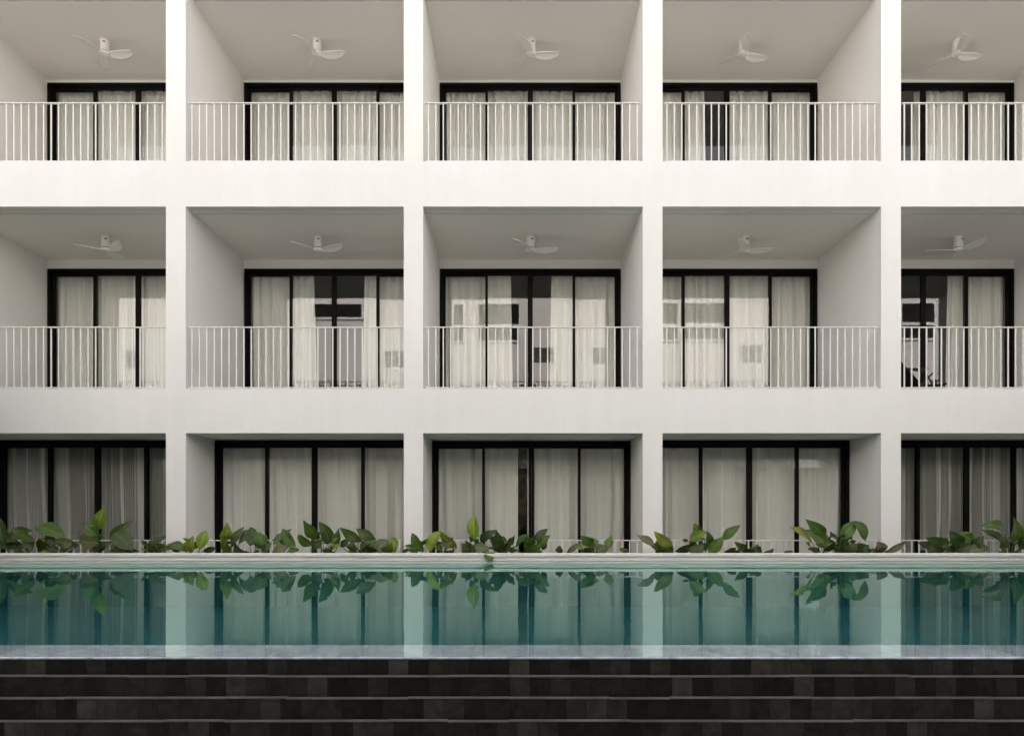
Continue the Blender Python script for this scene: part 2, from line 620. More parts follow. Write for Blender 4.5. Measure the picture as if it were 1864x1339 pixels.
cop = empty('planter_wall', (0, Y_COP, 0))
tag(cop, 'pale layered stone planter wall along the far edge of the pool', 'wall')
def cpart(mb, name, m, bevel=0):
    o = mb.build(name, m, cop, bevel)
    o.location = (0, -Y_COP, 0)
    return o
ctop = zw(1007, Y_COP)
c1 = MB()
c1.box(PX0, PX1, Y_COP - 0.035, Y_COP + 0.15, ctop - 0.045, ctop)
cpart(c1, 'capstone', M['coping'], 0.006)
c2 = MB()
c2.box(PX0, PX1, Y_COP - 0.012, Y_COP + 0.12, ctop - 0.082, ctop - 0.048)
c2.box(PX0, PX1, Y_COP - 0.020, Y_COP + 0.12, ctop - 0.115, ctop - 0.085)
c2.box(PX0, PX1, Y_COP - 0.004, Y_COP + 0.12, WZ - 0.03, ctop - 0.118)
cpart(c2, 'stone_course', M['coping'], 0.004)
c3 = MB()
c3.box(PX0, PX1, -0.22, -0.12, 0.0, 0.80)
cpart(c3, 'back_panel', M['soil'])
soil = MB()
random.seed(5)
rows = []
for j in range(7):
    y = Y_COP + 0.12 + j * (0.58 - 0.12) / 6
    rows.append([(PX0 + i * 0.12, y, 0.77 + random.uniform(-0.02, 0.02)) for i in range(int((PX1 - PX0) / 0.12) + 1)])
soil.grid(rows)
so = cpart(soil, 'soil', M['soil'])

# ------------------------------------------------------------------ the hotel
PITCH = 434.0
def bay_px(i):                               # front opening of bay i (0..4), photograph pixels
    l0 = [-96, 338, 770, 1206, 1640][i]
    r0 = [302, 735, 1170, 1604, 2038][i]
    return l0, r0
BX = [(xw(bay_px(i)[0]), xw(bay_px(i)[1])) for i in range(5)]
Z_B1 = (zw(788), zw(707))                    # band between ground and middle storey
Z_B2 = (zw(376), zw(294))
Z_TOP = 10.31                                # top balcony ceiling
ROOF = 12.4
RU = 2.33                                    # balcony depth
RG = [1.04, 1.04, 1.16, 1.04, 1.04]          # ground-floor recess
BACK = 7.5
piers = [(BX[0][0] - 0.9, BX[0][0])] + [(BX[i][1], BX[i + 1][0]) for i in range(4)] + [(BX[4][1], BX[4][1] + 0.9)]

hotel = empty('hotel_building', (0, 0, 0))
tag(hotel, 'white three storey hotel with a grid of recessed balconies facing the pool', 'building')

FD = 0.12                                    # thickness of the front frame
fm = MB()
for x0, x1 in piers:
    fm.box(x0, x1, 0, FD, 0, ROOF)
for x0, x1 in BX:
    fm.box(x0, x1, 0, FD, *Z_B1)
    fm.box(x0, x1, 0, FD, *Z_B2)
    fm.box(x0, x1, 0, FD, Z_TOP, ROOF)
fm.build('facade_frame', M['wall'], hotel)
for x0, x1 in piers:
    MB().box(x0, x1, FD, BACK, 0, ROOF - 0.1).build('party_wall', M['inner'], hotel)
rb = MB()
rb.box(piers[0][0], piers[-1][1], BACK, BACK + 0.25, 0, ROOF)
rb.box(piers[0][0], piers[-1][1], FD, BACK, ROOF - 0.1, ROOF)
rb.build('rear_shell', M['wall'], hotel)

FLOOR = [0.012, Z_B1[1] - 0.06, Z_B2[1] - 0.06]
CEIL = [Z_B1[0], Z_B2[0], Z_TOP]
NAMEF = ['ground', 'middle', 'top']
for i, (x0, x1) in enumerate(BX):
    for s in range(3):
        r = RG[i] if s == 0 else RU
        slab_top = [FLOOR[1], FLOOR[2], ROOF - 0.1][s]
        zc = CEIL[s]
        cm = MB()                            # ceiling boards with two shadow grooves, then the slab over them
        cm.box(x0, x1, FD + 0.022, 0.262, zc, zc + 0.05)
        cm.box(x0, x1, 0.286, r, zc, zc + 0.05)
        cm.box(x0, x1, FD, r, zc + 0.05, slab_top)
        cm.build('balcony_ceiling', M['ceil'], hotel)
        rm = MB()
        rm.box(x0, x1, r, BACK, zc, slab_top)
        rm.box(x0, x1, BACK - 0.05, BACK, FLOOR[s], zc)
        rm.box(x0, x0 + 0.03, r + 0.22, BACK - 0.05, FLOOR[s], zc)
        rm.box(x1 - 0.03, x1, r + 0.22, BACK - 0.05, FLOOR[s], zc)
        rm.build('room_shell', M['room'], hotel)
    ft = MB()
    ft.box(x0, x1, FD, BACK - 0.05, 0.004, FLOOR[0])
    ft.build('terrace_floor', M['timber'], hotel)

HEAD = [2.81, zw(489, RU), zw(151, RU)]
def door(i, s):
    x0, x1 = BX[i]
    r = RG[i] if s == 0 else RU
    z0, z1 = FLOOR[s], HEAD[s]
    if z1 < CEIL[s] - 0.02:
        MB().box(x0, x1, r, r + 0.2, z1, CEIL[s]).build('lintel', M['inner'], hotel)
    e = 0.012
    x0, x1 = x0 + e, x1 - e
    jb = MB()
    jw = 0.05
    jb.box(x0, x0 + jw, r - 0.01, r + 0.13, z0, z1 - 0.06)
    jb.box(x1 - jw, x1, r - 0.01, r + 0.13, z0, z1 - 0.06)
    jb.box(x0, x1, r - 0.01, r + 0.13, z1 - 0.06, z1 - 0.002)
    jb.box(x0 + jw, x1 - jw, r - 0.01, r + 0.13, z0, z0 + 0.05)
    # little reveals closing the gap to the side wall
    jb.box(x0 - e, x0, r + 0.02, r + 0.12, z0, z1 - 0.002)
    jb.box(x1, x1 + e, r + 0.02, r + 0.12, z0, z1 - 0.002)
    fr = jb.build('glass_door', M['frame'], hotel)
    xi0, xi1 = x0 + jw, x1 - jw
    xm = (xi0 + xi1) / 2
    q = (xi1 - xi0) / 4
    st = 0.05
    spans = [(xi0, xi0 + q + 0.025, 0.072), (xi0 + q - 0.025, xm - 0.001, 0.022),
             (xm + 0.001, xi1 - q + 0.025, 0.022), (xi1 - q - 0.025, xi1, 0.072)]
    for a, b, dy in spans:
        lf = MB()
        ya, yb = r + dy, r + dy + 0.042
        za, zb = z0 + 0.052, z1 - 0.062
        lf.box(a, a + st, ya, yb, za, zb)
        lf.box(b - st, b, ya, yb, za, zb)
        lf.box(a + st, b - st, ya, yb, zb - 0.065, zb)
        lf.box(a + st, b - st, ya, yb, za, za + 0.08)
        lf.build('door_leaf', M['frame'], fr)
        pn = MB()
        pn.box(a + st, b - st, ya + 0.018, ya + 0.024, za + 0.08, zb - 0.065)
        pn.build('glass_pane', M['glass'], fr)
    return fr
for i in range(5):
    for s in range(3):
        door(i, s)

# ------------------------------------------------------------------ railings
BAYN = ['leftmost bay', 'second bay from the left', 'middle bay', 'second bay from the right', 'rightmost bay']
def bar_mesh(h):
    mb = MB()
    mb.box(-0.0088, 0.0088, -0.0088, 0.0088, 0, h)
    me_o = mb.build('baluster', M['rail'])
    me = me_o.data
    bpy.data.objects.remove(me_o)
    return me
def railing(i, s):
    x0, x1 = BX[i]
    zb = [0.02, Z_B1[1], Z_B2[1]][s]
    zt = [zw(982.5), zw(593.5), zw(184.5)][s]
    y = 0.05
    e = empty('railing', ((x0 + x1) / 2, y, zb))
    tag(e, 'cream metal railing across the %s-floor %s of the %s' %
        (NAMEF[s], 'terrace' if s == 0 else 'balcony', BAYN[i]), 'railing', 'metal railings across the bays')
    hw = (x1 - x0) / 2 - 0.03
    h = zt - zb
    MB().box(-hw, hw, -0.02, 0.02, h - 0.014, h).build('top_rail', M['rail'], e)
    MB().box(-hw, hw, -0.014, 0.014, 0.018, 0.032).build('bottom_rail', M['rail'], e)
    ft = MB()
    for k in range(4):
        xx = -hw + 0.12 + k * (2 * hw - 0.24) / 3
        ft.box(xx - 0.012, xx + 0.012, -0.012, 0.012, -0.01, 0.018)
    ft.build('foot', M['rail'], e)
    n = 29
    me = bar_mesh(h - 0.014 - 0.032)
    for k in range(n):
        b = bpy.data.objects.new('baluster', me)
        COL.objects.link(b)
        b.parent = e
        b.location = (-hw + 0.055 + k * (2 * hw - 0.11) / (n - 1), 0, 0.032)
    return e
for i in range(5):
    for s in range(3):
        railing(i, s)

# ------------------------------------------------------------------ ceiling fans
def make_fan():
    e = empty('ceiling_fan')
    mo = MB()
    mo.lathe([(0.0, 0.0), (0.084, 0.0), (0.088, -0.004), (0.088, -0.03), (0.083, -0.036), (0.083, -0.19), (0.078, -0.205), (0.0, -0.205)])
    mo.build('motor', M['fan'], e)
    sg = MB()
    sg.lathe([(0.07, -0.203), (0.07, -0.222)])
    sg.build('collar', M['fan_dark'], e)
    hb = MB()
    hb.lathe([(0.05, -0.218), (0.088, -0.222), (0.096, -0.235), (0.094, -0.25), (0.078, -0.266), (0.045, -0.275), (0.0, -0.277)])
    hb.build('hub', M['fan'], e)
    bl = MB()
    NL, NW = 16, 6
    top, bot = [], []
    for a in range(NL + 1):
        t = a / NL
        x = 0.07 + t * 0.46
        # paddle: narrow neck, wide belly, rounded tip, trailing edge bowed
        wd = 0.06 + 0.125 * math.sin(math.pi * min(1, t * 0.95 + 0.05)) ** 0.8
        if t > 0.86:
            wd *= math.sqrt(max(0.0, 1 - ((t - 0.86) / 0.145) ** 2)) * 0.95 + 0.05
        lead = 0.03 + 0.02 * math.sin(math.pi * t)
        tr, br = [], []
        for b in range(NW + 1):
            u = b / NW
            y = u * wd - lead
            pitch = math.tan(R(20 - 9 * t))
            z = -0.245 - y * pitch + 0.018 * t * t + 0.012 * math.sin(math.pi * u)
            tr.append((x, y, z + 0.004))
            br.append((x, y, z - 0.004))
        top.append(tr)
        bot.append(br)
    n1 = bl.grid(top)
    n2 = bl.grid([r_[::-1] for r_ in bot])
    m_ = NW + 1
    def edge(i1, j1, i2, j2):
        a, b = n1 + i1 * m_ + j1, n1 + i2 * m_ + j2
        c, d = n2 + i2 * m_ + (NW - j2), n2 + i1 * m_ + (NW - j1)
        bl.f.append((a, d, c, b))
        bl.sm.append(True)
    for a in range(NL):
        edge(a, NW, a + 1, NW)
        edge(a + 1, 0, a, 0)
    for b in range(NW):
        edge(NL, b + 1, NL, b)
    b0 = bl.build('blade', M['fan'], e)
    for k in (1, 2):
        c = b0.copy()
        COL.objects.link(c)
        c.parent = e
        c.rotation_euler = (0, 0, R(120 * k))
    pl = MB()
    pl.box(-0.022, 0.022, -0.086, -0.081, -0.075, -0.055)
    p = pl.build('nameplate', M['fan_dark'], e)
    return e
fan0 = make_fan()
FANS = {(0, 2): 237, (1, 2): 238, (2, 2): 242, (3, 2): 256, (4, 2): 249,
        (0, 1): 204, (1, 1): 219, (2, 1): 235, (3, 1): 240, (4, 1): 170}
FANPX = {(0, 2): 191, (1, 2): 577, (2, 2): 967, (3, 2): 1353, (4, 2): 1742,
         (0, 1): 194, (1, 1): 579, (2, 1): 966, (3, 1): 1355, (4, 1): 1744}
first = True
for (i, s), ang in FANS.items():
    f = fan0 if first else copy_tree(fan0)
    first = False
    f.location = (xw(FANPX[(i, s)], 1.22), 1.22, CEIL[s])
    f.rotation_euler = (0, 0, R(ang))
    for ch in f.children:
        if ch.name.startswith('nameplate'):
            ch.rotation_euler = (0, 0, R(20 - ang))
    tag(f, 'white three-bladed ceiling fan under the %s-floor balcony ceiling of the %s' % (NAMEF[s], BAYN[i]),
        'ceiling fan', 'ceiling fans over the balconies')

# ------------------------------------------------------------------ curtains
def curtain(i, s, xa, xb, side, seed, note, loose=0.0, lean=0.0):
    r = RG[i] if s == 0 else RU
    y = r + 0.225
    z0, z1 = FLOOR[s] + 0.02, HEAD[s] - 0.03
    rnd = random.Random(seed)
    width = xb - xa
    nx = max(24, int(width / 0.011))
    # irregular pleats: creases at uneven spacing, some facets steep, some nearly flat
    creases, acc, sg = [], -0.2, 1
    base = 0.095 if s else 0.14
    while acc < width + 0.4:
        wv = base * rnd.choice((0.45, 0.7, 1.0, 1.0, 1.5, 2.1 if s == 0 else 1.6)) * rnd.uniform(0.8, 1.2)
        creases.append((acc, sg * rnd.uniform(0.15, 1.0), rnd.uniform(-1, 1)))
        sg = -sg
        acc += wv
    def depth(x, t):
        # t = 0 at the rod, 1 at the hem
        xx = x + loose * (0.05 * math.sin(2.3 * t + seed) + 0.03 * math.sin(5 * t + 2 * x)) * t
        for k in range(len(creases) - 1):
            a, ha, da = creases[k]
            b, hb, db = creases[k + 1]
            if a <= xx < b:
                u = (xx - a) / (b - a)
                sm_ = u * u * (3 - 2 * u)
                u = 0.45 * u + 0.55 * sm_
                return ha * (1 + 0.4 * da * t) * (1 - u) + hb * (1 + 0.4 * db * t) * u
        return 0
    rows = []
    nz = 22
    for j in range(nz + 1):
        t = j / nz
        z = z1 + (z0 - z1) * t
        row = []
        for k in range(nx + 1):
            x = width * k / nx
            amp = (0.068 if s else 0.09) * (0.9 + 0.25 * t)
            d = depth(x, t) * amp + 0.006 * math.sin(x * 95 + 7 * math.sin(x * 13) + seed) + 0.010 * math.sin(2.2 * x + 3 * t + seed)
            xo = 0.0
            if lean:
                fr = (k / nx) if side == 'left' else (1 - k / nx)
                xo = lean * t * fr
            row.append((xa + x + xo, y + d, z))
        rows.append(row)
    mb = MB()
    mb.grid(rows)
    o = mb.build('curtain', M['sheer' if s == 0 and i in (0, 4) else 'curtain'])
    tag(o, '%s curtain of the %s-floor door in the %s%s' % (side, NAMEF[s], BAYN[i], note),
        'curtain', 'white curtains behind the glass doors')
    return o

GAPS = {  # (bay, storey): (gap start px, gap end px) at the curtain, None = meets at the centre stile
    (3, 2): (1281, 1318), (4, 2): (1528, 1665), (1, 1): (572, 664), (2, 1): (930, 1004), (4, 1): (1528, 1727), (2, 0): (943, 960)}
for i in range(5):
    for s in range(3):
        r = RG[i] if s == 0 else RU
        yc = r + 0.24
        x0, x1 = BX[i][0] + 0.05, BX[i][1] - 0.05
        xm = (x0 + x1) / 2
        ga = GAPS.get((i, s))
        seed = i * 7 + s * 31 + 3
        lo = 1.0 if s == 0 else 0.25
        if ga:
            a, b = xw(ga[0], yc), xw(ga[1], yc)
            a = max(a, x0 + 0.14)
            note_l, note_r = ', drawn aside', ', drawn aside'
            if (i, s) == (2, 0):
                note_l, note_r = ', left slightly open', ''
            lean = 0.05 if s else 0.0
            curtain(i, s, x0, a, 'left', seed, note_l, lo, lean)
            curtain(i, s, b, x1, 'right', seed + 1, note_r, lo, -lean)
        else:
            curtain(i, s, x0, xm + 0.01, 'left', seed, ', fully drawn', lo)
            curtain(i, s, xm - 0.01, x1, 'right', seed + 1, ', fully drawn', lo)

# ------------------------------------------------------------------ chairs
def lounge_chair(loc, rz):
    e = empty('lounge_chair', loc, rz)
    fr = MB()
    for sgn in (-1, 1):
        y = 0.27 * sgn
        fr.tube([(-0.52, y, 0.86), (-0.02, y, 0.36), (0.48, y, 0.40)], 0.016)
        fr.tube([(0.44, y, 0.0), (0.05, y, 0.62), (-0.34, y, 0.66)], 0.016)
        fr.tube([(-0.40, y, 0.0), (-0.02, y, 0.37), (0.20, y, 0.60)], 0.016)
    fr.tube([(-0.52, -0.27, 0.86), (-0.52, 0.27, 0.86)], 0.016)
    fr.tube([(0.48, -0.27, 0.40), (0.48, 0.27, 0.40)], 0.016)
    fr.build('frame', M['chair'], e)
    st = MB()
    prof = [(-0.50, 0.85), (-0.28, 0.61), (-0.05, 0.385), (0.05, 0.35), (0.25, 0.37), (0.47, 0.405)]
    st.grid([[(x, -0.255, z), (x, 0.255, z)] for x, z in prof])
    st.grid([[(x, 0.255, z - 0.012), (x, -0.255, z - 0.012)] for x, z in prof])
    st.build('sling_seat', M['chair'], e)
    for sgn in (-1, 1):
        arm = MB()
        arm.box(-0.36, 0.10, 0.27 * sgn - 0.025, 0.27 * sgn + 0.025, 0.655, 0.68)
        arm.build('armrest', M['chair'], e, 0.004)
    return e
lc = lounge_chair((xw(1664, 1.5), 1.55, FLOOR[1]), R(6))
tag(lc, 'black reclining lounge chair on the middle-floor balcony of the rightmost bay', 'chair')

def terrace_chair(loc, rz):
    e = empty('terrace_chair', loc, rz)
    MB().box(-0.23, 0.23, -0.23, 0.22, 0.43, 0.455).build('seat', M['chair'], e, 0.006)
    for sx in (-1, 1):
        for sy in (-1, 1):
            lg = MB()
            lg.tube([(0.21 * sx, 0.20 * sy, 0.43), (0.23 * sx, 0.24 * sy, 0.0)], [0.014, 0.011])
            lg.build('leg', M['chair'], e)
    bk = MB()
    for sx in (-1, 1):
        bk.tube([(0.215 * sx, 0.20, 0.45), (0.22 * sx, 0.27, 0.96)], 0.013)
    for z, y in ((0.95, 0.268), (0.80, 0.248), (0.66, 0.228)):
        bk.box(-0.22, 0.22, y - 0.008, y + 0.008, z - 0.02, z + 0.02)
    bk.build('backrest', M['chair'], e)
    return e
t1 = terrace_chair((xw(1678, 0.45), 0.50, FLOOR[0]), R(184))
tag(t1, 'black slat-backed chair on the ground-floor terrace of the rightmost bay', 'chair', 'terrace chairs')
t2 = copy_tree(t1)
t2.location = (xw(809, 0.5), 0.50, FLOOR[0])
t2.rotation_euler = (0, 0, R(172))
tag(t2, 'black slat-backed chair behind the arching leaves at the middle bay', 'chair', 'terrace chairs')

# ------------------------------------------------------------------ plants along the planter
TONE = {'d': (0.034, 0.066, 0.012), 'm': (0.068, 0.128, 0.017), 'l': (0.165, 0.225, 0.024),
        'g': (0.105, 0.130, 0.052), 'b': (0.115, 0.100, 0.050), 'p': (0.22, 0.22, 0.10)}
OFF = {1: 0, 2: 380, 3: 740, 4: 1120, 5: 1384}
def leaf(mb, base, tip, width, tone, rnd, yaw=None):
    L = (tip - base).length
    d = (tip - base).normalized()
    view = Vector((0, -1, 0.06)).normalized()
    side = d.cross(view)
    side = side.normalized()
    nrm = side.cross(d).normalized()
    if nrm.dot(view) < 0:
        nrm = -nrm
    if yaw is None:
        yaw = rnd.uniform(-0.75, 0.75)
    rot = Matrix.Rotation(yaw, 3, d)
    side = rot @ side
    nrm = rot @ nrm
    w = width / max(0.6, math.cos(yaw)) * 1.0
    bow = rnd.uniform(0.06, 0.16) * L
    curl = rnd.uniform(-0.06, 0.10) * L
    fold = rnd.uniform(0.10, 0.30)
    c = TONE[tone]
    j = rnd.uniform(0.85, 1.2)
    c = (c[0] * j * rnd.uniform(0.9, 1.15), c[1] * j, c[2] * j * rnd.uniform(0.85, 1.15))
    NL, NW = 14, 8
    rows = []
    n0 = len(mb.v)
    ph = rnd.uniform(0, 6)
    shape = rnd.uniform(0.72, 0.95)
    blunt = rnd.uniform(0.85, 1.1)
    for a in range(NL + 1):
        t = a / NL
        prof = math.sin(math.pi * (t ** shape)) ** blunt if 0 < t < 1 else 0.0
        prof = prof * (1.0 - 0.12 * t) + 0.015
        cen = base + d * (L * t) + nrm * (bow * math.sin(math.pi * t)) + Vector((0, 0, -1)) * (curl * t * t)
        row = []
        for b in range(NW + 1):
            u = b / NW * 2 - 1
            off = u * w / 2 * prof
            lift = abs(u) * fold * w / 2 * prof + 0.010 * math.sin(9 * t + ph + 2 * u) * abs(u) * min(1, w * 12)
            row.append(cen + side * off + nrm * lift)
        rows.append(row)
    mb.grid(rows)
    k = n0
    for a in range(NL + 1):
        for b in range(NW + 1):
            mb.uv[k] = (b / NW * 2 - 1, a / NL)
            mb.col.append(c)
            k += 1

def plant(region, label, leaves, seed, extra=1):
    rnd = random.Random(seed)
    ox = OFF[region]
    k = 0.2575
    conv = [((ox + bx * k, 760 + by * k), (ox + tx * k, 760 + ty * k), w_ * k, t_) for bx, by, tx, ty, w_, t_ in leaves]
    cx = sum(c[0][0] for c in conv) / len(conv)
    yc = rnd.uniform(-0.52, -0.40)
    root = Vector((xw(cx, yc), yc, 0.77))
    e = empty('broadleaf_plant', root)
    tag(e, label, 'plant', 'broadleaf plants in the poolside planter')
    fo, stm = MB(), MB()
    for (bx, by), (tx, ty), w_, t_ in conv:
        yb = yc + rnd.uniform(-0.12, 0.14)
        yt = min(-0.16, yb + rnd.uniform(-0.16, 0.16))
        hang = ty > 1010
        if hang:
            yb, yt = -0.78, -0.88
        b, t = P(bx, by, yb), P(tx, ty, yt)
        if not hang:
            b.z = max(b.z, 0.80)
            t.z = max(t.z, 0.84)
        sc = (yb + D) / F
        leaf(fo, b - root, t - root, w_ * sc, t_, rnd)
        gx = root.x + (b.x - root.x) * 0.35 + rnd.uniform(-0.04, 0.04)
        g0 = Vector((gx, yc + rnd.uniform(-0.05, 0.05), 0.755))
        mid = (g0 + b) / 2 + Vector(((b.x - gx) * 0.15, 0, 0.03))
        if hang:
            mid = Vector((b.x, -0.7, 0.90))
        stm.tube([g0 - root, mid - root, b - root, b - root + (t - b) * 0.12], [0.009, 0.007, 0.0055, 0.004], 6)
    # a few small leaves low down at the foot
    xs = [c[0][0] for c in conv] + [c[1][0] for c in conv]
    half = (max(xs) - min(xs)) / 2 * (yc + D) / F
    top = max(zw(min(c[1][1], c[0][1]), yc) for c in conv)
    for q in range(extra * 8):
        bx = root.x + rnd.uniform(-0.45, 0.45) * half
        b = Vector((bx, yc + rnd.uniform(-0.05, 0.2), rnd.uniform(0.80, 0.80 + (top - 0.8) * 0.5)))
        sx = rnd.choice((-1, 1)) * rnd.uniform(0.05, 0.17)
        t = b + Vector((sx, rnd.uniform(-0.1, 0.05), rnd.uniform(0.01, 0.13)))
        t.y = min(t.y, -0.16)
        leaf(fo, b - root, t - root, rnd.uniform(0.05, 0.085), rnd.choice('ddmml'), rnd)
        stm.tube([Vector((root.x + (bx - root.x) * 0.5, yc, 0.755)) - root, b - root], [0.006, 0.004], 5)
    fo.build('foliage', M['leaf'], e)
    stm.build('stalks', M['stem'], e)
    return e

